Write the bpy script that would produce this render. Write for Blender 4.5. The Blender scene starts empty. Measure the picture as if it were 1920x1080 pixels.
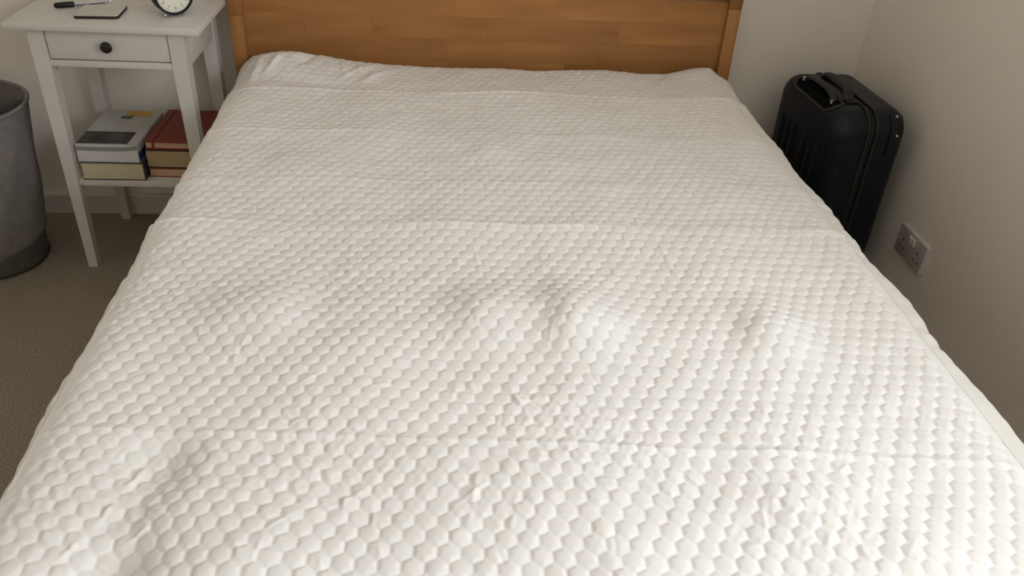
import bpy, bmesh, math, random
import numpy as np
from mathutils import Vector, Matrix

random.seed(7)
rng = np.random.default_rng(7)
sc = bpy.context.scene
col = sc.collection
R = math.radians

# ------------------------------------------------------------------ camera, world, light, exposure
CAM_H = 1.3354
cam_d = bpy.data.cameras.new('camera')
cam = bpy.data.objects.new('camera', cam_d)
col.objects.link(cam)
cam_d.sensor_fit = 'HORIZONTAL'
cam_d.sensor_width = 36.0
cam_d.lens = 36.0 * 1573.0 / 1920.0
cam_d.clip_start = 0.02
# rows: world axes expressed in camera axes (x right, y down, z forward), from the photograph's vanishing points
RW = ((0.99604954, 0.00116259, 0.08879166),
      (-0.07333206, -0.55311888, 0.82986861),
      (0.05007714, -0.83310153, -0.55084855))
cam.matrix_world = Matrix(((RW[0][0], -RW[0][1], -RW[0][2], 0.0),
                           (RW[1][0], -RW[1][1], -RW[1][2], 0.0),
                           (RW[2][0], -RW[2][1], -RW[2][2], CAM_H),
                           (0, 0, 0, 1)))
sc.camera = cam

WX, WY, WL, WF, WC = 1.290, 2.455, -2.25, -1.75, 2.40      # right, back, left, foot wall planes, ceiling
WIN = (-0.90, 0.90, 0.95, 2.15)                            # window in the right wall: y0, y1, z0, z1

world = bpy.data.worlds.new('overcast_sky')
sc.world = world
world.use_nodes = True
wn = world.node_tree.nodes
bg = wn['Background']
bg.inputs['Color'].default_value = (0.94, 0.965, 1.0, 1)
bg.inputs['Strength'].default_value = 8.3

pl = bpy.data.lights.new('window_portal', 'AREA')
pl.shape = 'RECTANGLE'
pl.size = WIN[3] - WIN[2]
pl.size_y = WIN[1] - WIN[0]
pl.cycles.is_portal = True
po = bpy.data.objects.new('window_portal', pl)
col.objects.link(po)
po.location = (WX + 0.20, (WIN[0] + WIN[1]) / 2, (WIN[2] + WIN[3]) / 2)
po.rotation_euler = (0, R(90), 0)

vs = sc.view_settings
vs.view_transform = 'Standard'
vs.look = 'None'
vs.exposure = 0.0
vs.gamma = 1.0
vs.use_curve_mapping = False
sc.cycles.max_bounces = 10
sc.cycles.diffuse_bounces = 7
sc.cycles.use_denoising = True

# ------------------------------------------------------------------ helpers
def tag(o, label=None, cat=None, group=None, kind=None):
    if label: o['label'] = label
    if cat: o['category'] = cat
    if group: o['group'] = group
    if kind: o['kind'] = kind
    return o

def empty(name, loc=(0, 0, 0), rz=0.0, parent=None):
    o = bpy.data.objects.new(name, None)
    o.empty_display_size = 0.05
    col.objects.link(o)
    o.location = loc
    o.rotation_euler = (0, 0, rz)
    if parent: o.parent = parent
    return o

def link(name, me, m, parent=None, loc=None, rot=None):
    o = bpy.data.objects.new(name, me)
    col.objects.link(o)
    if m is not None and not me.materials:
        me.materials.append(m)
    if parent: o.parent = parent
    if loc: o.location = loc
    if rot: o.rotation_euler = rot
    return o

def obj(name, bm, m, parent=None, loc=None, rot=None, smooth=True, angle=40):
    bmesh.ops.recalc_face_normals(bm, faces=bm.faces)
    if smooth:
        for f in bm.faces: f.smooth = True
        for e in bm.edges:
            if len(e.link_faces) == 2 and e.calc_face_angle(0) > R(angle):
                e.smooth = False
    me = bpy.data.meshes.new(name)
    bm.to_mesh(me)
    bm.free()
    return link(name, me, m, parent, loc, rot)

def box(bm, x0, x1, y0, y1, z0, z1, bev=0.0, seg=2):
    v = [bm.verts.new(p) for p in ((x0, y0, z0), (x1, y0, z0), (x1, y1, z0), (x0, y1, z0),
                                   (x0, y0, z1), (x1, y0, z1), (x1, y1, z1), (x0, y1, z1))]
    fs = [bm.faces.new([v[i] for i in q]) for q in ((0, 3, 2, 1), (4, 5, 6, 7), (0, 1, 5, 4), (1, 2, 6, 5), (2, 3, 7, 6), (3, 0, 4, 7))]
    if bev > 0:
        es = {e for f in fs for e in f.edges}
        bmesh.ops.bevel(bm, geom=list(es), offset=bev, segments=seg, profile=0.5, affect='EDGES')
    return bm

def bx(*a, **k):
    return box(bmesh.new(), *a, **k)

def hexa(bm, bot, top, bev=0.0):
    """eight-corner block from a bottom and a top quad"""
    v = [bm.verts.new(p) for p in list(bot) + list(top)]
    fs = [bm.faces.new([v[i] for i in q]) for q in ((0, 3, 2, 1), (4, 5, 6, 7), (0, 1, 5, 4), (1, 2, 6, 5), (2, 3, 7, 6), (3, 0, 4, 7))]
    if bev > 0:
        bmesh.ops.bevel(bm, geom=list({e for f in fs for e in f.edges}), offset=bev, segments=2, profile=0.5, affect='EDGES')
    return bm

def lathe(bm, prof, n=48, axis='Z', cap=True):
    rings = []
    for r, h in prof:
        ring = []
        for k in range(n):
            a = 2 * math.pi * k / n
            c, s = r * math.cos(a), r * math.sin(a)
            p = (c, s, h) if axis == 'Z' else ((c, h, s) if axis == 'Y' else (h, c, s))
            ring.append(bm.verts.new(p))
        rings.append(ring)
    for a, b in zip(rings, rings[1:]):
        for k in range(n):
            bm.faces.new((a[k], a[(k + 1) % n], b[(k + 1) % n], b[k]))
    if cap:
        if prof[0][0] > 1e-6: bm.faces.new(rings[0])
        if prof[-1][0] > 1e-6: bm.faces.new(rings[-1])
    return bm

def tube(bm, pts, r, n=10, rx=None):
    pts = [Vector(p) for p in pts]
    rings = []
    up0 = Vector((0, 0, 1))
    for i, p in enumerate(pts):
        d = (pts[min(i + 1, len(pts) - 1)] - pts[max(i - 1, 0)]).normalized()
        u = up0 if abs(d.dot(up0)) < 0.95 else Vector((1, 0, 0))
        a = d.cross(u).normalized()
        b = a.cross(d).normalized()
        rr = r[i] if isinstance(r, (list, tuple)) else r
        ra = rx if rx else rr
        rings.append([bm.verts.new(p + a * ra * math.cos(2 * math.pi * k / n) + b * rr * math.sin(2 * math.pi * k / n)) for k in range(n)])
    for a, b in zip(rings, rings[1:]):
        for k in range(n):
            bm.faces.new((a[k], a[(k + 1) % n], b[(k + 1) % n], b[k]))
    bm.faces.new(rings[0])
    bm.faces.new(rings[-1])
    return bm

def rrect(hy, hz, r, n=8):
    """closed rounded rectangle in (y, z)"""
    r = max(min(r, hy - 1e-4, hz - 1e-4), 1e-4)
    pts = []
    for cy, cz, a0 in ((hy - r, hz - r, 0), (-hy + r, hz - r, 90), (-hy + r, -hz + r, 180), (hy - r, -hz + r, 270)):
        for k in range(n + 1):
            a = R(a0 + 90 * k / n)
            pts.append((cy + r * math.cos(a), cz + r * math.sin(a)))
    return pts

def loft_x(bm, secs, cap0=True, cap1=True):
    """secs: list of (x, closed list of (y, z))"""
    rings = [[bm.verts.new((x, y, z)) for y, z in ps] for x, ps in secs]
    n = len(rings[0])
    for a, b in zip(rings, rings[1:]):
        for k in range(n):
            bm.faces.new((a[k], a[(k + 1) % n], b[(k + 1) % n], b[k]))
    if cap0: bm.faces.new(rings[0])
    if cap1: bm.faces.new(rings[-1])
    return bm

# ------------------------------------------------------------------ materials
def mat(name, color, rough=0.6, metal=0.0, spec=0.5):
    m = bpy.data.materials.new(name)
    m.use_nodes = True
    b = m.node_tree.nodes['Principled BSDF']
    b.inputs['Base Color'].default_value = (*color, 1)
    b.inputs['Roughness'].default_value = rough
    b.inputs['Metallic'].default_value = metal
    b.inputs['Specular IOR Level'].default_value = spec
    return m

def noise_mat(name, c1, c2, scale=(20, 20, 20), rough=0.6, bump=0.0, bscale=300.0, bdist=0.001, detail=4.0, spec=0.4, contrast=(0.3, 0.7), obj_random=0.0, coord='Object'):
    m = mat(name, c1, rough, 0.0, spec)
    nt = m.node_tree
    N, L = nt.nodes, nt.links
    b = N['Principled BSDF']
    tc = N.new('ShaderNodeTexCoord')
    mp = N.new('ShaderNodeMapping')
    mp.inputs['Scale'].default_value = scale
    L.new(tc.outputs[coord], mp.inputs['Vector'])
    nz = N.new('ShaderNodeTexNoise')
    nz.inputs['Scale'].default_value = 1.0
    nz.inputs['Detail'].default_value = detail
    L.new(mp.outputs['Vector'], nz.inputs['Vector'])
    rp = N.new('ShaderNodeValToRGB')
    rp.color_ramp.elements[0].position = contrast[0]
    rp.color_ramp.elements[1].position = contrast[1]
    rp.color_ramp.elements[0].color = (*c1, 1)
    rp.color_ramp.elements[1].color = (*c2, 1)
    L.new(nz.outputs['Fac'], rp.inputs['Fac'])
    out = rp.outputs['Color']
    if obj_random > 0:
        oi = N.new('ShaderNodeObjectInfo')
        ad = N.new('ShaderNodeVectorMath'); ad.operation = 'SCALE'
        ad.inputs['Scale'].default_value = 37.0
        cb = N.new('ShaderNodeCombineXYZ')
        for k in ('X', 'Y', 'Z'): L.new(oi.outputs['Random'], cb.inputs[k])
        L.new(cb.outputs[0], ad.inputs[0])
        L.new(ad.outputs[0], mp.inputs['Location'])
        mr = N.new('ShaderNodeMapRange')
        mr.inputs['To Min'].default_value = 1 - obj_random
        mr.inputs['To Max'].default_value = 1 + obj_random
        L.new(oi.outputs['Random'], mr.inputs['Value'])
        hs = N.new('ShaderNodeHueSaturation')
        L.new(mr.outputs[0], hs.inputs['Value'])
        L.new(out, hs.inputs['Color'])
        out = hs.outputs['Color']
    L.new(out, b.inputs['Base Color'])
    if bump > 0:
        n2 = N.new('ShaderNodeTexNoise')
        n2.inputs['Scale'].default_value = bscale
        n2.inputs['Detail'].default_value = 3.0
        L.new(tc.outputs[coord], n2.inputs['Vector'])
        bp = N.new('ShaderNodeBump')
        bp.inputs['Strength'].default_value = bump
        bp.inputs['Distance'].default_value = bdist
        L.new(n2.outputs['Fac'], bp.inputs['Height'])
        L.new(bp.outputs['Normal'], b.inputs['Normal'])
    return m

M = {}
M['wall'] = noise_mat('wall_paint', (0.845, 0.80, 0.72), (0.862, 0.818, 0.74), (3, 3, 3), 0.75, 0.15, 260, 0.0006)
M['ceiling'] = noise_mat('ceiling_paint', (0.82, 0.80, 0.76), (0.85, 0.83, 0.79), (3, 3, 3), 0.85)
M['trim'] = noise_mat('trim_paint', (0.66, 0.63, 0.58), (0.70, 0.67, 0.62), (5, 5, 5), 0.45)
M['carpet'] = noise_mat('carpet_pile', (0.27, 0.225, 0.17), (0.53, 0.455, 0.365), (230, 230, 230), 0.95, 1.0, 420, 0.006, 5, 0.1, (0.32, 0.68))
M['quilt'] = noise_mat('quilted_cotton', (0.825, 0.805, 0.773), (0.86, 0.84, 0.81), (9, 9, 9), 0.9, 0.12, 900, 0.0005, 3, 0.15)
M['skirt'] = noise_mat('stretch_cotton', (0.80, 0.785, 0.74), (0.83, 0.815, 0.77), (9, 9, 9), 0.9, 0.15, 700, 0.0005, 3, 0.15)
M['wood'] = noise_mat('oiled_wood', (0.29, 0.122, 0.032), (0.43, 0.207, 0.063), (3.5, 22, 22), 0.42, 0.10, 200, 0.0005, 6, 0.4, (0.25, 0.75), 0.10)
M['wood_v'] = noise_mat('oiled_wood_upright', (0.29, 0.120, 0.031), (0.41, 0.192, 0.058), (60, 60, 5), 0.42, 0.10, 200, 0.0005, 6, 0.4, (0.28, 0.72), 0.18)
M['white_paint'] = noise_mat('white_lacquer', (0.61, 0.59, 0.55), (0.64, 0.62, 0.58), (12, 12, 12), 0.38, 0.03, 120, 0.0004)
M['bronze'] = mat('dark_bronze', (0.03, 0.026, 0.022), 0.4, 0.6)
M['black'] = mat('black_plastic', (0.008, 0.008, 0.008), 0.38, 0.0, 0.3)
M['black_soft'] = noise_mat('black_rubber', (0.020, 0.0185, 0.016), (0.028, 0.026, 0.022), (60, 60, 60), 0.6)
M['navy'] = noise_mat('navy_shell', (0.0038, 0.0058, 0.0115), (0.0054, 0.008, 0.0155), (25, 25, 25), 0.42, 0.25, 420, 0.0004, 3, 0.32)
M['zip'] = noise_mat('zip_tape', (0.006, 0.006, 0.006), (0.012, 0.012, 0.012), (300, 300, 300), 0.8)
M['steel'] = mat('polished_steel', (0.75, 0.74, 0.72), 0.22, 1.0)
M['dial'] = mat('cream_dial', (0.80, 0.79, 0.68), 0.5)
M['ink'] = mat('dark_ink', (0.05, 0.05, 0.045), 0.6)
M['lume'] = mat('pale_green_hand', (0.42, 0.50, 0.36), 0.6)
M['coaster_top'] = noise_mat('grey_glazed', (0.50, 0.47, 0.40), (0.58, 0.56, 0.49), (30, 30, 30), 0.35)
M['coaster_edge'] = mat('dark_brown_edge', (0.018, 0.010, 0.008), 0.6)
M['pen_grey'] = mat('pale_grey_plastic', (0.52, 0.51, 0.50), 0.3)
M['socket'] = mat('white_plastic', (0.62, 0.575, 0.55), 0.4)
M['rocker'] = mat('bright_white_plastic', (0.80, 0.78, 0.74), 0.3)
M['hole'] = mat('dark_hole', (0.03, 0.027, 0.025), 0.9)
M['void'] = mat('black_void', (0.003, 0.003, 0.003), 0.9, 0.0, 0.1)
M['basket'] = noise_mat('grey_canvas', (0.185, 0.165, 0.158), (0.235, 0.212, 0.202), (40, 40, 40), 0.95, 0.5, 900, 0.001)
M['basket_in'] = noise_mat('grey_lining', (0.18, 0.162, 0.145), (0.23, 0.21, 0.19), (40, 40, 40), 0.95, 0.4, 900, 0.001)
M['basket_base'] = noise_mat('dark_grey_canvas', (0.095, 0.085, 0.075), (0.125, 0.112, 0.10), (40, 40, 40), 0.95, 0.5, 900, 0.001)
M['piping'] = mat('dark_piping', (0.04, 0.035, 0.03), 0.8)
M['page_cream'] = noise_mat('cream_pages', (0.52, 0.46, 0.30), (0.62, 0.56, 0.39), (3, 3, 900), 0.9)
M['page_white'] = noise_mat('white_pages', (0.56, 0.55, 0.56), (0.66, 0.65, 0.65), (3, 3, 900), 0.9)
M['page_tan'] = noise_mat('tan_pages', (0.38, 0.28, 0.15), (0.46, 0.35, 0.20), (3, 3, 900), 0.9)
M['page_pink'] = noise_mat('pink_pages', (0.52, 0.33, 0.22), (0.60, 0.40, 0.28), (3, 3, 900), 0.9)
M['cover_grey'] = noise_mat('pale_grey_cover', (0.47, 0.46, 0.43), (0.53, 0.52, 0.49), (30, 30, 30), 0.4)
M['cover_photo'] = noise_mat('dark_cover_photo', (0.014, 0.011, 0.012), (0.12, 0.11, 0.105), (14, 30, 30), 0.4, 0, 1, 0, 3, 0.4, (0.42, 0.75))
M['cover_orange'] = mat('orange_cover_block', (0.62, 0.33, 0.05), 0.4)
M['cover_green'] = mat('dark_green_print', (0.05, 0.07, 0.05), 0.4)
M['cover_blue'] = mat('blue_cover', (0.02, 0.05, 0.22), 0.4)
M['cover_darkgrey'] = mat('charcoal_cover', (0.05, 0.05, 0.05), 0.5)
M['cover_brick'] = noise_mat('red_notebook_cover', (0.20, 0.032, 0.017), (0.24, 0.042, 0.022), (60, 60, 60), 0.5)
M['cover_maroon'] = mat('maroon_cover', (0.045, 0.012, 0.010), 0.5)
M['cover_red'] = mat('bright_red_cover', (0.33, 0.055, 0.03), 0.5)
M['elastic'] = mat('red_elastic', (0.19, 0.018, 0.012), 0.7)
M['ribbed'] = M['black_soft']
g = mat('window_glass', (1, 1, 1), 0.0)
nt = g.node_tree
tr = nt.nodes.new('ShaderNodeBsdfTransparent'); gl = nt.nodes.new('ShaderNodeBsdfGlossy'); mx = nt.nodes.new('ShaderNodeMixShader')
gl.inputs['Roughness'].default_value = 0.0
mx.inputs[0].default_value = 0.06
nt.links.new(tr.outputs[0], mx.inputs[1]); nt.links.new(gl.outputs[0], mx.inputs[2])
nt.links.new(mx.outputs[0], nt.nodes['Material Output'].inputs['Surface'])
M['glass'] = g

# ------------------------------------------------------------------ room
def struct(name, bm, m, label, cat, **k):
    o = obj(name, bm, m, **k)
    return tag(o, label, cat, kind='structure')

T = 0.22
struct('floor', bx(WL - T, WX + T, WF - T, WY + T, -0.12, 0.0), M['carpet'], 'beige grey short pile carpet beside and under the bed', 'floor', smooth=False)
struct('ceiling', bx(WL - T, WX + T, WF - T, WY + T, WC, WC + 0.12), M['ceiling'], 'plain white ceiling above the bedroom', 'ceiling', smooth=False)
struct('wall_back', bx(WL - T, WX + T, WY, WY + T, 0, WC), M['wall'], 'off white painted wall behind the headboard', 'wall', smooth=False)
struct('wall_left', bx(WL - T, WL, WF, WY, 0, WC), M['wall'], 'off white painted wall on the basket side', 'wall', smooth=False)
struct('wall_front', bx(WL - T, WX + T, WF - T, WF, 0, WC), M['wall'], 'off white painted wall facing the headboard', 'wall', smooth=False)
bm = bmesh.new()
box(bm, WX, WX + T, WF, WIN[0], 0, WC)
box(bm, WX, WX + T, WIN[1], WY, 0, WC)
box(bm, WX, WX + T, WIN[0], WIN[1], 0, WIN[2])
box(bm, WX, WX + T, WIN[0], WIN[1], WIN[3], WC)
struct('wall_right', bm, M['wall'], 'off white painted wall with the power socket beside the suitcase', 'wall', smooth=False)

def skirting(name, pts, label):
    """profile swept along a wall: pts = ((x0,y0),(x1,y1)), inward normal on the left of the direction"""
    (x0, y0), (x1, y1) = pts
    d = Vector((x1 - x0, y1 - y0, 0)).normalized()
    nrm = Vector((-d.y, d.x, 0))
    prof = ((0, 0), (0.016, 0), (0.016, 0.060), (0.0148, 0.064), (0.012, 0.0662), (0, 0.0665))
    bm = bmesh.new()
    rings = []
    for p in ((x0, y0), (x1, y1)):
        rings.append([bm.verts.new(Vector((p[0], p[1], 0)) + nrm * o + Vector((0, 0, h))) for o, h in prof])
    for k in range(len(prof) - 1):
        bm.faces.new((rings[0][k], rings[0][k + 1], rings[1][k + 1], rings[1][k]))
    bm.faces.new(rings[0]); bm.faces.new(rings[1])
    return struct(name, bm, M['trim'], label, 'baseboard', smooth=False)
skirting('baseboard_back', ((WX, WY), (WL, WY)), 'low white skirting board behind the bedside table')
skirting('baseboard_right', ((WX, WF), (WX, WY)), 'low white skirting board along the socket wall')
skirting('baseboard_left', ((WL, WY), (WL, WF)), 'low white skirting board along the far left wall')

# window in the right wall (outside the picture, it is the daylight's way in)
wroot = empty('window_1', (WX + 0.12, (WIN[0] + WIN[1]) / 2, WIN[2]))
tag(wroot, 'white framed two pane window in the right wall', 'window', kind='structure')
hy, hz = (WIN[1] - WIN[0]) / 2, WIN[3] - WIN[2]
bm = bmesh.new()
fw = 0.055
box(bm, -0.03, 0.03, -hy, hy, 0, fw, 0.004)
box(bm, -0.03, 0.03, -hy, hy, hz - fw, hz, 0.004)
box(bm, -0.03, 0.03, -hy, -hy + fw, fw, hz - fw, 0.004)
box(bm, -0.03, 0.03, hy - fw, hy, fw, hz - fw, 0.004)
box(bm, -0.03, 0.03, -fw / 2, fw / 2, fw, hz - fw, 0.004)
obj('window_frame', bm, M['trim'], wroot)
for s in (-1, 1):
    a, b = sorted((s * fw / 2, s * (hy - fw)))
    obj('pane', bx(-0.003, 0.003, a, b, fw, hz - fw), M['glass'], wroot, smooth=False)
obj('window_sill', bx(-0.15, -0.03, -hy - 0.03, hy + 0.03, -0.016, 0.006, 0.004), M['trim'], wroot)

# ------------------------------------------------------------------ bed frame with headboard
BX0, BX1 = -0.569, 0.863
bed = empty('bed_frame', (0.144, 1.43, 0))
tag(bed, 'oiled brown wooden bed frame with a panelled headboard', 'bed')
def bedpart(name, bm, m):
    bmesh.ops.translate(bm, verts=bm.verts, vec=(-0.144, -1.43, 0))
    return obj(name, bm, m, bed)
PW = 0.037
for x0, s, zj in ((BX0, 1, 0.655), (BX1 - PW, -1, 0.712)):
    bedpart('post', bx(x0, x0 + PW, 2.372, 2.428, 0.0, zj, 0.0015), M['wood_v'])
    bedpart('post', bx(x0, x0 + PW, 2.372, 2.428, zj + 0.0004, 1.02, 0.0015), M['wood_v'])
px0, px1 = BX0 + PW, BX1 - PW
rows = [0.340, 0.405, 0.470, 0.536, 0.600, 0.664, 0.7275]
joints = [[-0.1, 0.45], [-0.3, 0.25, 0.6], [0.05, 0.5], [-0.22, 0.31], [-0.06, 0.02 + 0.30, 0.66], [-0.352, -0.225, 0.22, 0.47], ]
joints = [[-0.1, 0.45], [-0.3, 0.25, 0.6], [-0.20, 0.37], [0.025, 0.46], [-0.368, -0.182, 0.14, 0.52], [-0.23, 0.05, 0.33, 0.64]]
for k in range(6):
    xs = [px0] + joints[k] + [px1]
    for a, b in zip(xs, xs[1:]):
        bedpart('plank', bx(a, b - 0.0001, 2.388, 2.412, rows[k], rows[k + 1] - 0.0001, 0.00025, seg=1), M['wood'])
bedpart('top_rail', bx(px0, px1, 2.380, 2.420, 0.80, 1.0, 0.002), M['wood'])
for x0 in (BX0 + 0.004, BX1 - 0.004 - 0.026):
    bedpart('side_rail', bx(x0, x0 + 0.026, 0.46, 2.372, 0.14, 0.268, 0.003), M['wood'])
bedpart('foot_rail', bx(BX0 + .004, BX1 - .004, 0.434, 0.46, 0.14, 0.268, 0.003), M['wood'])
for x0 in (BX0 + 0.03, BX1 - 0.03 - 0.055):
    bedpart('leg', bx(x0, x0 + 0.055, 0.46, 0.515, 0.0, 0.20, 0.003), M['wood_v'])
for k in range(12):
    y = 0.56 + k * 0.155
    bedpart('slat', bx(BX0 + 0.03, BX1 - 0.03, y, y + 0.07, 0.248, 0.266, 0.002), M['wood'])

# ------------------------------------------------------------------ mattress protector: quilted hexagon top, seam, elastic skirt
QX0, QX1, QY0, QY1 = -0.526, 0.806, 0.470, 2.350      # seam rectangle
ZT = 0.540
P = 0.0268
def asym(X, Y, x0, y0, ang, A, sl, sr, ln, lf):
    c, s = math.cos(R(ang)), math.sin(R(ang))
    d = (X - x0) * c + (Y - y0) * s
    t = -(X - x0) * s + (Y - y0) * c
    return A * np.exp(-np.where(d < 0, (d / sl) ** 2, (d / sr) ** 2)) * np.exp(-np.where(t < 0, (t / ln) ** 2, (t / lf) ** 2))
def waves(X, Y, lam, n, seed):
    r = np.random.default_rng(seed)
    out = np.zeros_like(X)
    for k in range(n):
        a = r.uniform(0, 2 * math.pi); l = lam * r.uniform(0.7, 1.5); ph = r.uniform(0, 6.28)
        out += np.sin((X * math.cos(a) + Y * math.sin(a)) * 2 * math.pi / l + ph)
    return out / math.sqrt(n)
BUMPS = [  # x, y, angle, height, left, right, near, far
    (0.075, 1.120, 0, 0.025, 0.055, 0.105, 0.085, 0.070),
    (0.222, 1.085, -8, 0.027, 0.052, 0.075, 0.075, 0.100),
    (0.535, 1.055, -12, 0.020, 0.050, 0.062, 0.060, 0.080),
    (-0.275, 1.125, 8, 0.020, 0.130, 0.060, 0.080, 0.080),
    (-0.090, 1.050, 0, 0.010, 0.085, 0.120, 0.100, 0.110),
    (0.420, 1.080, -10, 0.007, 0.090, 0.050, 0.100, 0.080),
    (-0.352, 0.800, 12, -0.019, 0.055, 0.042, 0.050, 0.050),
    (-0.362, 0.640, -6, -0.022, 0.050, 0.045, 0.090, 0.050),
    (-0.365, 0.725, 15, -0.008, 0.050, 0.045, 0.040, 0.040),
    (-0.225, 0.640, 0, 0.008, 0.060, 0.100, 0.080, 0.070),
    (0.445, 0.690, 30, 0.006, 0.050, 0.050, 0.090, 0.060),
    (0.580, 0.610, 25, 0.009, 0.050, 0.060, 0.080, 0.060),
    (0.120, 1.760, 0, 0.006, 0.050, 0.080, 0.060, 0.080),
    (0.260, 1.700, -10, 0.005, 0.040, 0.060, 0.080, 0.060),
    (-0.300, 1.680, 0, 0.006, 0.080, 0.080, 0.080, 0.080),
    (-0.425, 2.335, 0, 0.034, 0.120, 0.220, 0.110, 0.10),
    (0.765, 2.350, 0, 0.020, 0.065, 0.100, 0.080, 0.08),
]
WRK = []     # small wrinkles: x0,y0,x1,y1,height,width
for (a, b, c, d, h, w) in [
    (0.055, 0.78, 0.035, 0.67, .004, .006), (0.075, 0.76, 0.02, 0.71, .0035, .005), (0.10, 0.73, 0.085, 0.66, .003, .005),
    (-0.372, 0.80, -0.385, 0.755, .007, .006), (-0.388, 0.74, -0.40, 0.70, .006, .006), (-0.41, 0.68, -0.425, 0.65, .006, .006), (-0.44, 0.63, -0.46, 0.60, .006, .006),
    (-0.35, 0.73, -0.31, 0.70, .004, .004), (-0.33, 0.70, -0.36, 0.675, .004, .004), (0.065, 1.34, 0.075, 1.24, .003, .005), (0.19, 1.33, 0.185, 1.22, .0025, .005),
    (0.41, 1.40, 0.43, 1.18, .0028, .006), (0.24, 1.02, 0.30, 0.94, .003, .006), (0.10, 0.95, 0.13, 0.86, .003, .005),
    (-0.42, 2.31, -0.46, 2.20, .006, .010), (-0.33, 2.34, -0.38, 2.25, -.008, .016), (-0.26, 2.32, -0.25, 2.22, .004, .008),
    (-0.22, 2.30, -0.20, 2.22, .004, .008), (-0.12, 2.28, -0.21, 2.17, .005, .012), (-0.17, 2.30, -0.27, 2.20, .004, .010),
    (-0.30, 2.28, -0.28, 2.21, .004, .007), (-0.48, 2.30, -0.49, 2.16, .004, .010), (0.66, 2.34, 0.60, 2.25, -.005, .016)]:
    WRK.append((a, b, c, d, h * (0.5 if b < 2 else 1.5), w * (0.65 if b < 2 else 1)))
for k in range(24):
    x, y, a = random.gauss(.45, .07), random.gauss(.655, .035), random.gauss(.9, .5)
    l = random.uniform(.015, .045)
    WRK.append((x, y, x + l * math.cos(a), y + l * math.sin(a), random.choice((.0013, .0010, -.0011)), random.uniform(.003, .005)))
for k in range(110):
    x, y, a = random.uniform(-.45, .75), random.uniform(.6, 1.5), random.gauss(1.57, .5)
    l = random.uniform(.02, .06)
    WRK.append((x, y, x + l * math.cos(a), y + l * math.sin(a), random.choice((.0011, .0015, -.0011)), .0028))
def theta(Y):
    return 0.080 * np.clip((1.45 - Y) / 0.75, 0, 1) + 0.008
def relief(X, Y):
    """everything above the flat mattress top except the hexagon cells"""
    Z = 0.0022 * waves(X, Y, 0.32, 7, 3) + 0.0007 * waves(X, Y, 0.09, 9, 5)
    for b in BUMPS: Z = Z + asym(X, Y, *b)
    # valley behind the raised far corner
    Z -= asym(X, Y, -0.30, 2.165, -8, 0.006, 0.16, 0.16, 0.03, 0.03)
    # storage folds running across the bed (broad ridge, near side faces the window)
    for yc, A, w, sl in ((0.812, .0016, .030, .0), (1.405, .0095, .070, .02), (1.590, .0050, .060, .0), (1.850, .0055, .06, .03), (2.108, .0080, .06, -.02)):
        D = (Y + (theta(Y) + sl * 0.2) * (X - 0.2)) - yc
        D = D + 0.0045 * waves(X, Y * 0.2, 0.45, 5, int(yc * 100))
        A = A * (0.75 + 0.30 * np.clip(waves(X, Y * 0.1, 0.5, 4, int(yc * 77)), -1.5, 1))
        Z += A * np.exp(-np.where(D > 0, D / (0.5 * w), -D / w)) + 0.22 * A * np.exp(-(D / 0.0035) ** 2)
    D = (Y + theta(Y) * (X - 0.2)) - 0.812
    Z += 0.0012 * np.exp(-(D / 0.0030) ** 2)
    for xc, A in ((0.195, .0022), (-0.16, .002), (0.50, .002)):
        Z += A * np.exp(-np.abs(X - xc + 0.01 * np.sin(Y * 9)) / 0.04)
    for x0, y0, x1, y1, h, w in WRK:
        L2 = (x1 - x0) ** 2 + (y1 - y0) ** 2
        t = np.clip(((X - x0) * (x1 - x0) + (Y - y0) * (y1 - y0)) / L2, 0, 1)
        d2 = (X - x0 - t * (x1 - x0)) ** 2 + (Y - y0 - t * (y1 - y0)) ** 2
        Z += h * np.sin(np.pi * np.clip(t, .08, .92)) * np.exp(-d2 / w ** 2)
    return Z
def edge_drop(X, Y):
    d = np.minimum(np.minimum(X - QX0, QX1 - X), np.minimum(Y - QY0, QY1 - Y))
    q = np.clip((0.055 - d) / 0.055, 0, 1)
    return -0.012 * q ** 2
RC = 0.055
def clamp_round(X, Y):
    """push points outside the rounded seam rectangle back onto it"""
    cx = np.clip(X, QX0 + RC, QX1 - RC); cy = np.clip(Y, QY0 + RC, QY1 - RC)
    dx, dy = X - cx, Y - cy
    d = np.hypot(dx, dy)
    k = np.where(d > RC, RC / np.maximum(d, 1e-9), 1.0)
    return cx + dx * k, cy + dy * k
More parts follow.
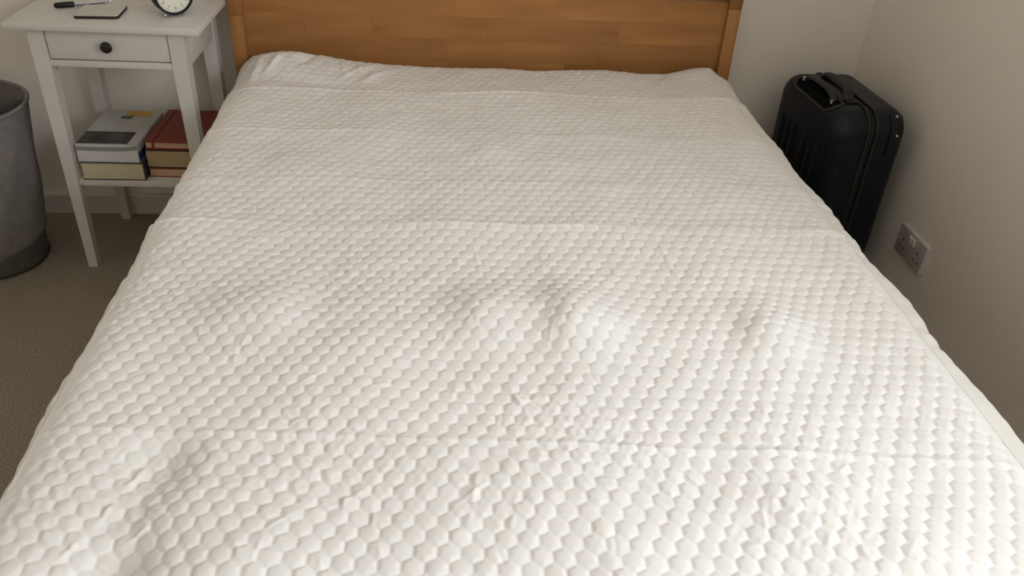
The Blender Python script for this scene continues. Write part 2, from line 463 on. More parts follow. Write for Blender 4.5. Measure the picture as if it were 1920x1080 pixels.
def cells(X, Y):
    U = X + 0.0016 * waves(X, Y, 0.25, 5, 11)
    V = Y + theta(Y) * (X - 0.2) + 0.0016 * waves(X, Y, 0.22, 5, 12)
    h = P * math.sqrt(3) / 2
    best = np.full(X.shape, 1e9); bu = np.zeros_like(X); bv = np.zeros_like(X); bi = np.zeros(X.shape, np.int64)
    j0 = np.floor(V / h).astype(np.int64)
    for dj in (0, 1):
        j = j0 + dj
        off = (j % 2) * 0.5 * P
        i = np.round((U - off) / P).astype(np.int64)
        du = U - off - i * P; dv = V - j * h
        d = du * du + dv * dv
        m = d < best
        best = np.where(m, d, best); bu = np.where(m, du, bu); bv = np.where(m, dv, bv)
        bi = np.where(m, i * 7919 + j * 104729, bi)
    hd = np.maximum(np.abs(bu), np.maximum(np.abs(0.5 * bu + 0.8660254 * bv), np.abs(0.5 * bu - 0.8660254 * bv))) / (P / 2)
    q = np.clip(hd, 0, 1)
    table = np.random.default_rng(21).uniform(0, 1, (3, 4096))
    ix = np.mod(bi, 4096)
    amp = 0.8 + 0.4 * table[0][ix]
    Z = 0.0029 * amp * (1 - q ** 3.2)
    fall = 1 - q ** 4
    Z += fall * ((table[1][ix] - .5) * bu * 0.11 + (table[2][ix] - .5) * bv * 0.11)
    d = np.minimum(np.minimum(X - QX0, QX1 - X), np.minimum(Y - QY0, QY1 - Y))
    fade = np.clip((d - 0.004) / 0.02, 0, 1) * (0.35 + 0.65 * np.clip((X - QX0) / 0.07, 0, 1))
    crump = waves(X, Y, 0.016, 10, 31) * 0.00030 * np.clip(waves(X, Y, 0.35, 6, 33) + 0.2, 0, 1.6)
    return Z * fade * (1 - 0.28 * np.clip((Y - 1.15) / 0.6, 0, 1)) + crump

def mesh_grid(name, XYZ, m, parent, keep=None, closed=False):
    ny, nx = XYZ.shape[:2]
    me = bpy.data.meshes.new(name)
    idx = np.arange(ny * nx).reshape(ny, nx)
    if closed:
        a = idx[:-1, :]; b = np.roll(idx, -1, 1)[:-1, :]; c = np.roll(idx, -1, 1)[1:, :]; d = idx[1:, :]
    else:
        a = idx[:-1, :-1]; b = idx[:-1, 1:]; c = idx[1:, 1:]; d = idx[1:, :-1]
    q = np.stack([a, b, c, d], -1).reshape(-1, 4)
    if keep is not None: q = q[keep.reshape(-1)]
    me.vertices.add(ny * nx); me.vertices.foreach_set('co', XYZ.astype(np.float32).ravel())
    me.loops.add(q.size); me.loops.foreach_set('vertex_index', q.astype(np.int32).ravel())
    me.polygons.add(len(q)); me.polygons.foreach_set('loop_start', np.arange(0, q.size, 4, dtype=np.int32))
    me.polygons.foreach_set('use_smooth', np.ones(len(q), dtype=bool))
    me.update(calc_edges=True)
    me.validate()
    return link(name, me, m, parent)

prot = empty('mattress_protector', (0.144, 1.41, 0.28))
tag(prot, 'white quilted mattress protector with hexagon cells covering the bed', 'mattress protector')
ORG = np.array([0.144, 1.41, 0.28])
xs = np.linspace(QX0, QX1, 620)
ts = np.linspace(0, 1, 860)
ys = QY0 + (QY1 - QY0) * (0.80 * ts + 0.20 * ts ** 2)
X, Y = np.meshgrid(xs, ys)
Xc, Yc = clamp_round(X, Y)
Z = ZT + relief(Xc, Yc) + edge_drop(Xc, Yc) + cells(Xc, Yc)
grid = np.stack([Xc, Yc, Z], -1) - ORG
e1 = grid[1:, 1:] - grid[:-1, :-1]; e2 = grid[1:, :-1] - grid[:-1, 1:]
area = np.linalg.norm(np.cross(e1, e2), axis=-1)
mesh_grid('quilted_top', grid, M['quilt'], prot, keep=area > 1e-9)

# perimeter path of the seam
def perimeter(n):
    pts = []
    segs = []
    def arc(cx, cy, a0):
        return [(cx + RC * math.cos(R(a0 + 90 * k / 20)), cy + RC * math.sin(R(a0 + 90 * k / 20))) for k in range(21)]
    loop = arc(QX1 - RC, QY0 + RC, -90) + arc(QX1 - RC, QY1 - RC, 0) + arc(QX0 + RC, QY1 - RC, 90) + arc(QX0 + RC, QY0 + RC, 180)
    loop = np.array(loop + [loop[0]])
    s = np.concatenate([[0], np.cumsum(np.hypot(*np.diff(loop, axis=0).T))])
    q = np.linspace(0, s[-1], n, endpoint=False)
    return np.interp(q, s, loop[:, 0]), np.interp(q, s, loop[:, 1]), q, s[-1]
NP_ = 1400
sx, sy, sq, sl = perimeter(NP_)
nxv = np.roll(sy, -1) - np.roll(sy, 1); nyv = -(np.roll(sx, -1) - np.roll(sx, 1))
nl = np.hypot(nxv, nyv); nxv /= nl; nyv /= nl
zs = ZT + relief(sx, sy) + edge_drop(sx, sy)
# skirt profile: (outward offset, drop below the seam)
prof = [(0.000, 0.0008), (0.003, 0.0035), (0.008, 0.0032), (0.017, 0.0085), (0.026, 0.019), (0.031, 0.032), (0.033, 0.05), (0.033, 0.075),
        (0.032, 0.10), (0.033, 0.13), (0.033, 0.16), (0.032, 0.19), (0.031, 0.215), (0.028, 0.235), (0.020, 0.250), (0.006, 0.256)]
def wave1(q, lam, n, seed):
    r = np.random.default_rng(seed); o = np.zeros_like(q)
    for k in range(n):
        m = max(1, round(sl / (lam * r.uniform(.6, 1.6))))
        o += np.sin(q / sl * 2 * math.pi * m + r.uniform(0, 6.28))
    return o / math.sqrt(n)
w1, w2, w3 = wave1(sq, 0.30, 6, 1), wave1(sq, 0.05, 8, 2), wave1(sq, 0.02, 8, 4)
rows_ = []
right = np.clip((sx - QX1 + 0.004) / 0.004, 0, 1)
headend = np.clip((sy - QY1 + 0.02) / 0.02, 0, 1)
nearr = right * np.clip((1.35 - sy) / 0.5, 0, 1)
for o, d in prof:
    k = min(1.0, d / 0.05)
    oo = o * (0.62 + 0.14 * w1 + 0.85 * right) * (1 - 0.1 * headend) + 0.0012 * w2 * k + 0.0008 * w3 * k + nearr * 0.010 * min(1, o / 0.02) * (1 - min(1, d / .12))
    base = zs * (1 - k) + (ZT - 0.012) * k + np.maximum(zs - ZT, 0) * k * (1 - min(1, d / .2))
    rows_.append(np.stack([sx + nxv * oo, sy + nyv * oo, base - d + 0.0012 * w2 * (1 - k) * min(1, o / .01)], -1))
skirt = np.stack(rows_) - ORG
mesh_grid('skirt', skirt, M['skirt'], prot, closed=True)
# seam cord
ring = []
cr = 0.0003 + 0.0012 * right
for k in range(6):
    a = 2 * math.pi * k / 6
    ring.append(np.stack([sx + nxv * cr * math.cos(a), sy + nyv * cr * math.cos(a), zs + cr * math.sin(a)], -1))
ring.append(ring[0])
mesh_grid('seam', np.stack(ring) - ORG, M['skirt'], prot, closed=True)

# ------------------------------------------------------------------ bedside table
NS = empty('bedside_table', (-0.805, 2.270, 0), R(-1.4))
tag(NS, 'white painted bedside table with one drawer and a lower shelf', 'bedside table')
wp = M['white_paint']
hw, fy, by = 0.186, -0.155, 0.152
obj('table_top', bx(-0.230, 0.230, -0.175, 0.172, 0.682, 0.700, 0.003), wp, NS)
for sx_ in (-1, 1):
    for y0, sy_ in ((fy, 1), (by, -1)):
        xo = sx_ * hw
        def quad(w, z):
            xi, yi = xo - sx_ * w, y0 + sy_ * w
            return [(xo, y0, z), (xi, y0, z), (xi, yi, z), (xo, yi, z)]
        bm = bmesh.new()
        lv = [[bm.verts.new(p) for p in quad(w, z)] for w, z in ((0.025, 0.0), (0.038, 0.588), (0.038, 0.682))]
        for a, b in zip(lv, lv[1:]):
            for k in range(4): bm.faces.new((a[k], a[(k + 1) % 4], b[(k + 1) % 4], b[k]))
        bm.faces.new(lv[0]); bm.faces.new(lv[-1])
        obj('leg', bm, wp, NS, smooth=False)
    obj('side_panel', bx(*sorted((sx_ * (hw - 0.004), sx_ * (hw - 0.020))), fy + 0.037, by - 0.037, 0.588, 0.682, 0.001), wp, NS)
obj('back_panel', bx(-hw + 0.037, hw - 0.037, by - 0.02, by - 0.004, 0.588, 0.682, 0.001), wp, NS)
obj('front_rail', bx(-hw + 0.037, hw - 0.037, fy + 0.002, fy + 0.022, 0.588, 0.604, 0.001), wp, NS)
dr = obj('drawer', bx(-hw + 0.0405, hw - 0.0405, fy + 0.004, fy + 0.022, 0.6072, 0.6805, 0.0012), wp, NS)
bm = lathe(bmesh.new(), [(0.0001, 0.0), (0.006, 0.0), (0.006, -0.006), (0.011, -0.009), (0.0140, -0.013), (0.0137, -0.016), (0.010, -0.0185), (0.0001, -0.019)], 28, 'Y', cap=False)
bmesh.ops.remove_doubles(bm, verts=bm.verts, dist=0.0003)
obj('knob', bm, M['bronze'], dr, loc=(0.0, fy + 0.004, 0.6435))['label'] = 'dark bronze round knob'
obj('shelf', bx(-hw + 0.006, hw - 0.006, fy + 0.010, by - 0.006, 0.254, 0.272, 0.0015), wp, NS)
obj('drawer_box', bx(-hw + 0.045, hw - 0.045, fy + 0.022, by - 0.03, 0.610, 0.672), wp, dr)

# ------------------------------------------------------------------ books on the shelf
def book(name, label, x0, x1, y0, y1, z0, z1, cover, pages, spine='right', rz=0.0, hard=False, ct=0.0012, label_group=None):
    """pages face the room; local origin at base centre"""
    cx, cy = (x0 + x1) / 2, (y0 + y1) / 2
    root = empty(name, (cx, cy, z0), rz)
    tag(root, label, 'book')
    w, d, h = (x1 - x0) / 2, (y1 - y0) / 2, z1 - z0
    ov = 0.0025 if hard else 0.0003
    sp = w if spine == 'right' else -w
    inner = -1 if spine == 'right' else 1
    a, b = sorted((sp + inner * ct, -sp - inner * ov))
    obj('page_block', bx(a, b, -d + ov, d - ov, ct, h - ct, 0.0005, seg=1), pages, root, smooth=False)
    obj('cover', bx(-w, w, -d, d, 0, ct, 0.0003, seg=1), cover, root, smooth=False)
    top = obj('cover', bx(-w, w, -d, d, h - ct, h, 0.0003, seg=1), cover, root, smooth=False)
    a, b = sorted((sp, sp + inner * ct))
    obj('spine', bx(a, b, -d, d, ct * 0.5, h - ct * 0.5, 0.0003, seg=1), cover, root, smooth=False)
    return root, top, w, d, h

book('hardback_book', 'thick cream paged book under the grey paperback', -0.951, -0.787, 2.1275, 2.360, 0.2722, 0.3235, M['cover_darkgrey'], M['page_cream'], 'right', R(-0.5), True, 0.002)
r_, top, w, d, h = book('paperback_book', 'pale grey paperback with dark cover photo and orange block', -0.953, -0.794, 2.1315, 2.372, 0.3237, 0.3735, M['cover_grey'], M['page_white'], 'right', R(-1.0), False, 0.0008)
obj('cover_photo', bx(-w + 0.001, w - 0.026, -d + 0.008, -d + 0.088, h, h + 0.0003), M['cover_photo'], r_, smooth=False)
obj('orange_block', bx(-0.012, w - 0.022, d - 0.045, d - 0.002, h, h + 0.0003), M['cover_orange'], r_, smooth=False)
obj('cover_mark', bx(-0.020, 0.012, d - 0.062, d - 0.040, h + 0.0003, h + 0.0005), M['cover_green'], r_, smooth=False)
bm = bmesh.new()   # lifted front flap of the paperback, curling away at the spine side
fl = [(-w, h - 0.0045), (-w * 0.3, h - 0.0052), (w * 0.35, h - 0.0050), (w * 0.7, h - 0.004), (w * 0.92, h - 0.001), (w, h + 0.0002)]
prev = None
for x, z in fl:
    cur = (bm.verts.new((x, -d - 0.0012, z - 0.012)), bm.verts.new((x, -d - 0.0012, z)))
    if prev: bm.faces.new((prev[0], cur[0], cur[1], prev[1]))
    prev = cur
bmesh.ops.solidify(bm, geom=list(bm.faces), thickness=0.0006)
obj('cover_flap', bm, M['cover_grey'], r_)
obj('spine_print', bx(w, w + 0.0004, -d + 0.003, d - 0.04, 0.003, 0.026), M['cover_blue'], r_, smooth=False)

book('slim_book', 'slim red book with pinkish pages at the bottom of the right stack', -0.783, -0.634, 2.1495, 2.352, 0.2722, 0.2985, M['cover_red'], M['page_pink'], 'right', R(-1.4), True, 0.0022)
book('novel', 'thick tan paged maroon book under the red notebook', -0.781, -0.640, 2.1485, 2.348, 0.2988, 0.3540, M['cover_maroon'], M['page_tan'], 'right', R(-1.4), False, 0.0045)
r_, top, w, d, h = book('notebook', 'dark red notebook with elastic band on the right stack', -0.780, -0.632, 2.150, 2.378, 0.3543, 0.3760, M['cover_brick'], M['page_pink'], 'right', R(-1.4), True, 0.003)
bm = bmesh.new()
ex = -w + 0.022
box(bm, ex - 0.003, ex + 0.003, -d - 0.0008, d + 0.0008, h, h + 0.0008)
box(bm, ex - 0.003, ex + 0.003, -d - 0.0010, -d, -0.0002, h + 0.0004)
box(bm, ex - 0.003, ex + 0.003, d, d + 0.0010, -0.0002, h + 0.0004)
obj('elastic_band', bm, M['elastic'], r_, smooth=False)

# ------------------------------------------------------------------ things on the bedside table
TZ = 0.7002
ct = empty('coaster', (-0.838, 2.198, TZ), R(3))
tag(ct, 'thin square grey coaster with dark edge near the drawer side', 'coaster')
def slab(bm, hx, hy, r, z0, z1, b=0.0):
    ps0 = rrect(hx - b, hy - b, max(r - b, .001)); ps = rrect(hx, hy, r)
    rings = [[bm.verts.new((x, y, z)) for x, y in p] for z, p in ((z0, ps), (z1 - b, ps), (z1, ps0))] if b > 0 else [[bm.verts.new((x, y, z)) for x, y in ps] for z in (z0, z1)]
    for a, c in zip(rings, rings[1:]):
        n = len(a)
        for k in range(n): bm.faces.new((a[k], a[(k + 1) % n], c[(k + 1) % n], c[k]))
    bm.faces.new(rings[0]); bm.faces.new(rings[-1])
    return bm
obj('base', slab(bmesh.new(), 0.052, 0.050, 0.008, 0.0, 0.0065), M['coaster_edge'], ct)
obj('top_face', slab(bmesh.new(), 0.0515, 0.0495, 0.008, 0.0065, 0.0080, 0.0008), M['coaster_top'], ct)

pen = empty('pen', (-0.961, 2.227, TZ), math.atan2(0.057, 0.115))
tag(pen, 'pen with a fat black cap and slim pale grey barrel', 'pen')
def xl(prof, n=20):
    return lathe(bmesh.new(), prof, n, 'X')
obj('cap', xl([(0.002, 0.0), (0.0048, 0.0012), (0.0066, 0.005), (0.0070, 0.02), (0.0070, 0.044), (0.0062, 0.047), (0.004, 0.0475)]), M['black'], pen, loc=(0, 0, 0.0071))
obj('barrel', xl([(0.004, 0.0475), (0.0045, 0.05), (0.0045, 0.118), (0.0040, 0.126), (0.0022, 0.130)]), M['pen_grey'], pen, loc=(0, 0, 0.0071))
obj('clip', bx(0.05, 0.118, -0.0062, -0.0042, 0.0035, 0.0052, 0.0004), M['black'], pen)  # dark strip along the barrel, standing in for the shadow under it
obj('tip', xl([(0.0022, 0.130), (0.001, 0.140), (0.0004, 0.142)]), M['steel'], pen, loc=(0, 0, 0.0071))

# alarm clock, face turned to the right
ck = empty('alarm_clock', (-0.662, 2.202, TZ), R(40))
tag(ck, 'round black alarm clock with cream dial and small silver feet', 'alarm clock')
CR, CZ = 0.050, 0.0545
def clock_part(name, bm, m, par=ck):
    return obj(name, bm, m, par)
bm = lathe(bmesh.new(), [(0.0001, 0.030), (0.036, 0.030), (0.046, 0.022), (0.049, 0.010), (0.049, -0.014), (0.0475, -0.016)], 64, 'Y', cap=False)
bmesh.ops.translate(bm, verts=bm.verts, vec=(0, 0, CZ)); clock_part('case', bm, M['black'])
bm = lathe(bmesh.new(), [(0.0445, -0.013), (0.0445, -0.017), (0.0465, -0.0195), (0.0495, -0.0195), (0.0505, -0.017), (0.0505, -0.012), (0.049, -0.010), (0.0445, -0.010), (0.0445, -0.013)], 64, 'Y', cap=False)
bmesh.ops.translate(bm, verts=bm.verts, vec=(0, 0, CZ)); clock_part('bezel', bm, M['black'])
bm = lathe(bmesh.new(), [(0.0001, -0.0150), (0.0450, -0.0150), (0.0450, -0.012), (0.0001, -0.012)], 64, 'Y', cap=False)
bmesh.ops.translate(bm, verts=bm.verts, vec=(0, 0, CZ)); dial = clock_part('dial', bm, M['dial'])
bm = bmesh.new()
for k in range(60):
    a = R(6 * k); r0, r1, w_ = (0.0395, 0.0425, 0.00022) if k % 5 else (0.0385, 0.0425, 0.0005)
    c, s = math.sin(a), math.cos(a)
    vv = [bm.verts.new((c * r + s * t, -0.0152, CZ + s * r - c * t)) for r, t in ((r0, -w_), (r1, -w_), (r1, w_), (r0, w_))]
    bm.faces.new(vv)
o = obj('minute_marks', bm, M['ink'], dial, smooth=False)
for n in range(1, 13):
    cu = bpy.data.curves.new('numeral', 'FONT')
    cu.body = str(n); cu.size = 0.0095; cu.align_x = 'CENTER'; cu.align_y = 'CENTER'
    to = bpy.data.objects.new('numeral_tmp', cu)
    col.objects.link(to)
    dg = bpy.context.evaluated_depsgraph_get()
    me = bpy.data.meshes.new_from_object(to.evaluated_get(dg))
    bpy.data.objects.remove(to); bpy.data.curves.remove(cu)
    me.name = 'numeral'
    me.materials.clear()
    a = R(30 * n)
    link('numeral', me, M['ink'], dial, loc=(math.sin(a) * 0.0335, -0.0153, CZ + math.cos(a) * 0.0335), rot=(R(90), 0, 0))
for ln, w_, a, mm in ((0.022, 0.0022, 305, 'lume'), (0.031, 0.0018, 60, 'lume')):
    bm = bx(-w_ / 2, w_ / 2, -0.0164, -0.0156, -0.004, ln)
    obj('clock_hand', bm, M[mm], dial, loc=(0, 0, CZ), rot=(0, R(a), 0), smooth=False)
for s in (-1, 1):
    bm = tube(bmesh.new(), [(s * 0.020, -0.004, CZ - 0.044), (s * 0.0255, -0.005, 0.003), (s * 0.0258, -0.005, 0.0)], [0.0022, 0.0030, 0.0026], 12)
    clock_part('foot', bm, M['steel'])
    bm = lathe(bmesh.new(), [(0.0175, 0.0), (0.0175, 0.002), (0.015, 0.010), (0.009, 0.0155), (0.0001, 0.017)], 32, 'Z', cap=False)
    bl = clock_part('bell', bm, M['black'])
    bl.location = (s * 0.027, 0, CZ + 0.043); bl.rotation_euler = (0, R(s * 30), 0)
bm = tube(bmesh.new(), [(0.0, 0.028, 0.03), (0.0, 0.034, 0.008), (0.0, 0.036, 0.0)], [0.0022, 0.0030, 0.0026], 12)
clock_part('foot', bm, M['steel'])
pts = [(0.036 * math.cos(R(a)), 0, CZ + 0.046 + 0.034 * math.sin(R(a))) for a in range(0, 181, 12)]
clock_part('carry_handle', tube(bmesh.new(), pts, 0.0014, 8), M['black'])

# ------------------------------------------------------------------ laundry basket
LB = empty('laundry_basket', (-1.264, 2.170, 0))
tag(LB, 'round grey fabric laundry basket beside the bedside table', 'laundry basket')
NB, RB0, RB1, HB = 96, 0.134, 0.186, 0.462
ang = np.linspace(0, 2 * math.pi, NB, endpoint=False)
def hem(a):  # height where the outer cloth ends and the darker base shows
    return 0.054 + 0.030 * np.cos(a - 0.35)
rows_ = []
NZ = 40
for k in range(NZ + 1):
    t = k / NZ
    z = hem(ang) * (1 - t) + HB * t
    tt = z / HB
    rr = RB0 + (RB1 - RB0) * tt + 0.004 * np.sin(tt * math.pi)
    rr = rr + (0.0035 * np.sin(ang * 5 + 4 * tt) + 0.0025 * np.sin(ang * 11 - 9 * tt + 1) + 0.002 * np.sin(ang * 3 + 14 * tt)) * np.sin(math.pi * min(1, max(0.0, 1 - t)) ** 1) * (1 if t < 1 else 0)
    if k == 0: rr = rr - 0.002
    if k == 1: rr = rr + 0.0015
    rows_.append(np.stack([rr * np.cos(ang), rr * np.sin(ang), z], -1))
mesh_grid('cloth_body', np.stack(rows_), M['basket'], LB, closed=True)
rows_ = []
for k in range(13):
    t = k / 12
    z = np.full(NB, 0.004 + (HB - 0.004) * (1 - t)); rr = (RB0 - 0.004) * t + (RB1 - 0.004) * (1 - t)
    rows_.append(np.stack([rr * np.cos(ang), rr * np.sin(ang), z], -1))
rows_.append(np.stack([0.001 * np.cos(ang), 0.001 * np.sin(ang), np.full(NB, 0.004)], -1))
mesh_grid('lining', np.stack(rows_), M['basket_in'], LB, closed=True)
obj('base_band', lathe(bmesh.new(), [(0.0001, 0.001), (0.125, 0.001), (0.133, 0.004), (0.1345, 0.012), (0.1365, 0.04), (0.1405, 0.092), (0.136, 0.092)], NB, cap=False), M['basket_base'], LB)
tb = bmesh.new()
pts = [(0.1345 * math.cos(a), 0.1345 * math.sin(a), 0.005) for a in np.linspace(0, 2 * math.pi, 73)]
obj('base_piping', tube(tb, pts, 0.0032, 8), M['piping'], LB)
pts = [((RB1 - 0.001) * math.cos(a), (RB1 - 0.001) * math.sin(a), HB) for a in np.linspace(0, 2 * math.pi, 73)]
obj('rim', tube(bmesh.new(), pts, 0.0055, 10), M['basket'], LB)
bm = bmesh.new()       # cloth divider just under the rim
n = 14
va = []
pa = Vector(((RB1 - 0.006) * math.cos(R(18)), (RB1 - 0.006) * math.sin(R(18)), 0)); pb = Vector(((RB1 - 0.006) * math.cos(R(-165)), (RB1 - 0.006) * math.sin(R(-165)), 0))
for k in range(n + 1):
    p = pa.lerp(pb, k / n)
    u = 2 * k / n - 1
    sag = 0.012 * (1 - u * u)
    va.append((bm.verts.new((p.x * 0.72, p.y * 0.72, 0.06)), bm.verts.new((p.x + 0.004 * math.sin(7 * u), p.y, HB - 0.004 - sag))))
for a, b in zip(va, va[1:]): bm.faces.new((a[0], b[0], b[1], a[1]))
bmesh.ops.solidify(bm, geom=list(bm.faces), thickness=0.006)
obj('divider', bm, M['basket'], LB)
obj('handle_strap', tube(bmesh.new(), [((RB1 - 0.012) * math.cos(R(a)), (RB1 - 0.012) * math.sin(R(a)), HB - 0.012 - 0.075 * math.sin(math.pi * (a + 105) / 90)) for a in range(-105, -14, 6)], 0.003, 8, rx=0.009), M['basket'], LB)

# ------------------------------------------------------------------ suitcase in the corner
SC = empty('suitcase', (1.128, 2.166, 0), R(3.0))
tag(SC, 'dark navy hard shell cabin suitcase standing in the corner', 'suitcase')
SW, SH0, SH1 = 0.186, 0.045, 0.556     # half width (y), bottom and top of the shell
sz, szc = (SH1 - SH0) / 2, (SH1 + SH0) / 2
def shell(xa, xb, outer):
    secs = []
    n = 7
    rr = 0.040
    span = xb - xa
    ins = []
    if outer < 0:     # rounded at xa
        for k in range(n + 1):
            a = R(90 * k / n)
            ins.append((xa + rr * (1 - math.sin(a)) * 1.0, rr * (1 - math.cos(a))))
        ins = [(xa + rr * (1 - math.cos(R(90 * k / n))), rr * (1 - math.sin(R(90 * k / n)))) for k in range(n + 1)] + [(xb, 0.0)]
    else:
        ins = [(xa, 0.0)] + [(xb - rr * (1 - math.cos(R(90 * k / n))), rr * (1 - math.sin(R(90 * k / n)))) for k in range(n, -1, -1)]
    for x, i in ins:
        secs.append((x, [(y, z + szc) for y, z in rrect(SW - i, sz - i, max(0.062 - i * 0.8, 0.02), 8)]))
    return loft_x(bmesh.new(), secs)
obj('shell', shell(-0.105, -0.010, -1), M['navy'], SC)
obj('shell', shell(0.010, 0.105, 1), M['navy'], SC)
obj('zip_band', loft_x(bmesh.new(), [(x, [(y, z + szc) for y, z in rrect(SW - 0.004, sz - 0.004, 0.058, 8)]) for x in (-0.012, 0.012)]), M['zip'], SC)
for x in (-0.011, 0.011):
    ps = [(x, y, z + szc) for y, z in rrect(SW + 0.0015, sz + 0.0015, 0.063, 8)]
    obj('edge_trim', tube(bmesh.new(), ps + [ps[0]], 0.0035, 8), M['black_soft'], SC)
ps = [(0, y, z + szc) for y, z in rrect(SW - 0.003, sz - 0.003, 0.059, 8)]
obj('zip', tube(bmesh.new(), ps + [ps[0]], 0.0022, 6), M['black_soft'], SC)
for y in (-0.115, -0.075, -0.035, 0.035, 0.075, 0.115):       # raised ribs on both broad faces
    for x, s in ((-0.105, -1), (0.105, 1)):
        obj('rib', box(bmesh.new(), *sorted((x - s * 0.004, x + s * 0.0045)), y - 0.011, y + 0.011, 0.12, 0.445, 0.004, 2), M['navy'], SC)
# telescopic handle pocket on the upper bed-side edge
def edge_pt(x, lift):
    # point on the rounded upper edge of the bed-side shell
    t = min(1.0, max(0.0, (-0.065 - x) / 0.040))
    i = 0.040 * (1 - math.sqrt(1 - t * t))
    return SH1 - i + lift
def patch(x0, x1, y0, y1, lift, th, n=6, rnd=0.012):
    bm = bmesh.new()
    rows = []
    for k in range(n + 1):
        x = x0 + (x1 - x0) * k / n
        e = 0.0 if 0 < k < n else rnd
        rows.append([(x, y0 + e, edge_pt(x, lift)), (x, y1 - e, edge_pt(x, lift))])
    top = [[bm.verts.new(p) for p in r] for r in rows]
    bot = [[bm.verts.new((p[0], p[1], p[2] - th)) for p in r] for r in rows]
    for a, b in zip(top, top[1:]): bm.faces.new((a[0], b[0], b[1], a[1]))
    for a, b in zip(bot, bot[1:]): bm.faces.new((a[0], a[1], b[1], b[0]))
    for k in range(n):
        bm.faces.new((top[k][0], bot[k][0], bot[k + 1][0], top[k + 1][0]))
        bm.faces.new((top[k][1], top[k + 1][1], bot[k + 1][1], bot[k][1]))
    bm.faces.new((top[0][0], top[0][1], bot[0][1], bot[0][0]))
    bm.faces.new((top[-1][0], bot[-1][0], bot[-1][1], top[-1][1]))
    return bm
obj('handle_pocket', patch(-0.100, -0.058, -0.110, 0.110, 0.0012, 0.004), M['void'], SC)
fr = [(-0.101, -0.095), (-0.092, -0.112), (-0.066, -0.114), (-0.056, -0.100), (-0.056, 0.100), (-0.066, 0.114), (-0.092, 0.112), (-0.101, 0.095), (-0.101, -0.095)]
fp = []
for (xa, ya), (xb, yb) in zip(fr, fr[1:]):
    for k in range(4):
        x, y = xa + (xb - xa) * k / 4, ya + (yb - ya) * k / 4
        fp.append((x, y, edge_pt(x, 0.001)))
obj('pocket_frame', tube(bmesh.new(), fp + [fp[0]], 0.0045, 8), M['black_soft'], SC)
gp = [(-0.070, -0.075, SH1 - 0.004), (-0.070, -0.068, SH1 + 0.010), (-0.070, -0.045, SH1 + 0.017), (-0.070, 0.0, SH1 + 0.018), (-0.070, 0.045, SH1 + 0.017), (-0.070, 0.075, SH1 + 0.010), (-0.070, 0.085, SH1 - 0.004)]
obj('telescopic_grip', tube(bmesh.new(), gp, [0.005, 0.006, 0.007, 0.007, 0.007, 0.006, 0.005], 12, rx=0.0125), M['black_soft'], SC)
for y in (-0.086, 0.094):
    obj('pull_tube', lathe(bmesh.new(), [(0.0055, SH1 - 0.03), (0.0055, SH1 + 0.006)], 16), M['steel'], SC, loc=(-0.080, y, 0))
# carry handle on top
hp = [(-0.030, -0.085, SH1 - 0.004), (-0.030, -0.078, SH1 + 0.010), (-0.030, -0.055, SH1 + 0.026), (-0.030, 0.0, SH1 + 0.030), (-0.030, 0.055, SH1 + 0.026), (-0.030, 0.078, SH1 + 0.010), (-0.030, 0.085, SH1 - 0.004)]
obj('carry_handle', tube(bmesh.new(), hp, [0.005, 0.006, 0.007, 0.0075, 0.007, 0.006, 0.005], 10, rx=0.0145), M['black_soft'], SC)
for y in (-0.088, 0.088):
    obj('handle_mount', box(bmesh.new(), -0.046, -0.014, y - 0.014, y + 0.014, SH1 - 0.004, SH1 + 0.007, 0.004, 2), M['black'], SC)
# side face: stand pad with two screws, combination latch, pull recesses
def corner_guard(x0, x1, a0, a1, off):
    bm = bmesh.new()
    rows = []
    for k in range(5):
        x = x0 + (x1 - x0) * k / 4
        t = max(0.0, (x - 0.065) / 0.040)
        i = 0.040 * (1 - math.sqrt(max(0.0, 1 - t * t)))
        o = off - i
        ln = [(x, -SW - o, SH1 - 0.115)] + [(x, -SW + 0.062 + (0.062 + o) * math.cos(R(a)), SH1 - 0.062 + (0.062 + o) * math.sin(R(a))) for a in np.linspace(a0, a1, 9)]
        rows.append([bm.verts.new(p) for p in ln])
    fs = [bm.faces.new((a[k], a[k + 1], b[k + 1], b[k])) for a, b in zip(rows, rows[1:]) for k in range(len(a) - 1)]
    bmesh.ops.recalc_face_normals(bm, faces=fs)
    bmesh.ops.solidify(bm, geom=fs, thickness=0.004)
    return bm
pad = obj('corner_guard', corner_guard(0.050, 0.090, 180, 118, 0.0035), M['black'], SC)
for a, dz in ((128, 0), (172, 0)):
    sc_ = obj('screw', lathe(bmesh.new(), [(0.0001, -0.0030), (0.003, -0.0026), (0.0044, 0.0), (0.0044, 0.003)], 14, 'Y', cap=False), M['steel'], pad,
        loc=(0.066, -SW + 0.062 + 0.067 * math.cos(R(a)), SH1 - 0.062 + 0.067 * math.sin(R(a))), rot=(R(a - 180), 0, 0))
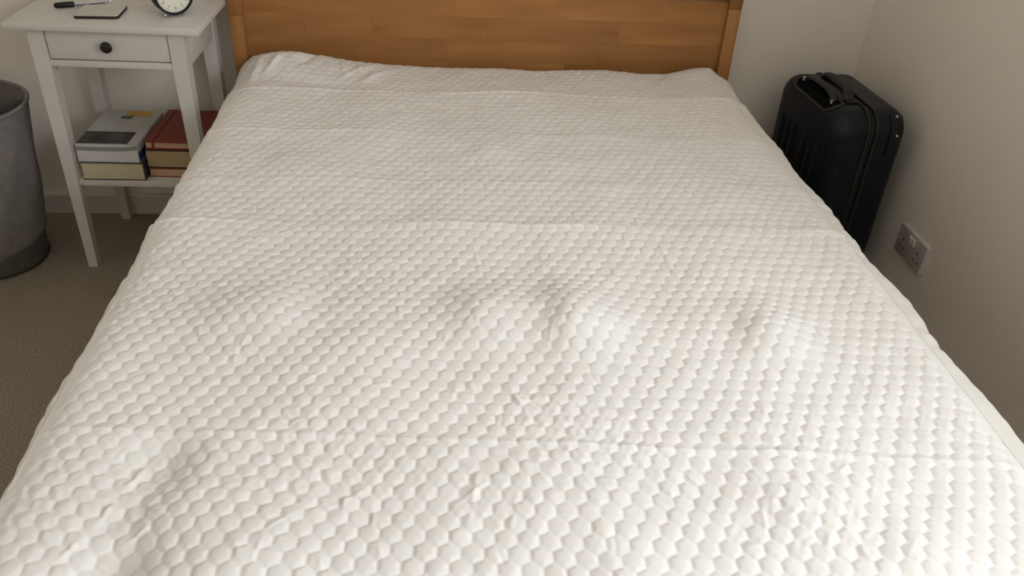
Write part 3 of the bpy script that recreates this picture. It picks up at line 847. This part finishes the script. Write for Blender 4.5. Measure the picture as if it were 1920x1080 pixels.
for x in (-0.058, 0.055):
    obj('shell_ridge', box(bmesh.new(), x - 0.034, x + 0.030, -SW - 0.0022, -SW + 0.004, 0.418, 0.424, 0.0018, 2), M['navy'], SC)
for x in (-0.065, 0.065):
    for y in (-0.135, 0.135):
        w_ = obj('wheel_housing', box(bmesh.new(), x - 0.026, x + 0.026, y - 0.03, y + 0.03, 0.032, 0.060, 0.006, 2), M['black'], SC)
        bm = lathe(bmesh.new(), [(0.0001, -0.011), (0.017, -0.011), (0.0200, -0.008), (0.0200, 0.008), (0.017, 0.011), (0.0001, 0.011)], 24, 'Y', cap=False)
        obj('wheel', bm, M['black_soft'], w_, loc=(x, y, 0.0202))

# ------------------------------------------------------------------ power socket on the right wall
SK = empty('power_socket', (WX, 1.874, 0.223))
tag(SK, 'white double wall socket with two rocker switches beside the bed', 'socket')
bm = loft_x(bmesh.new(), [(0.0, rrect(0.073, 0.043, 0.005, 4)), (-0.007, rrect(0.073, 0.043, 0.005, 4)), (-0.0095, rrect(0.0705, 0.0405, 0.004, 4))])
plate = obj('face_plate', bm, M['socket'], SK)
for s in (-1, 1):
    c = s * 0.040
    obj('earth_hole', bx(-0.0099, -0.009, c - 0.002, c + 0.002, 0.002, 0.010), M['hole'], SK, smooth=False)
    for q in (-0.011, 0.011):
        obj('pin_hole', bx(-0.0099, -0.009, c + q - 0.0032, c + q + 0.0032, -0.0205, -0.0165), M['hole'], SK, smooth=False)
    bm = bmesh.new()
    y = s * 0.0085
    hexa(bm, [(-0.0090, y - 0.0055, 0.010), (-0.0090, y + 0.0055, 0.010), (-0.0090, y + 0.0055, 0.032), (-0.0090, y - 0.0055, 0.032)],
         [(-0.0105, y - 0.005, 0.0105), (-0.0105, y + 0.005, 0.0105), (-0.0145, y + 0.005, 0.0315), (-0.0145, y - 0.005, 0.0315)], 0.0005)
    obj('rocker_switch', bm, M['rocker'], SK)
    obj('plate_screw', lathe(bmesh.new(), [(0.0001, -0.0105), (0.0028, -0.0103), (0.0030, -0.009)], 14, 'X', cap=False), M['socket'], SK, loc=(0, s * 0.0605, 0.0))
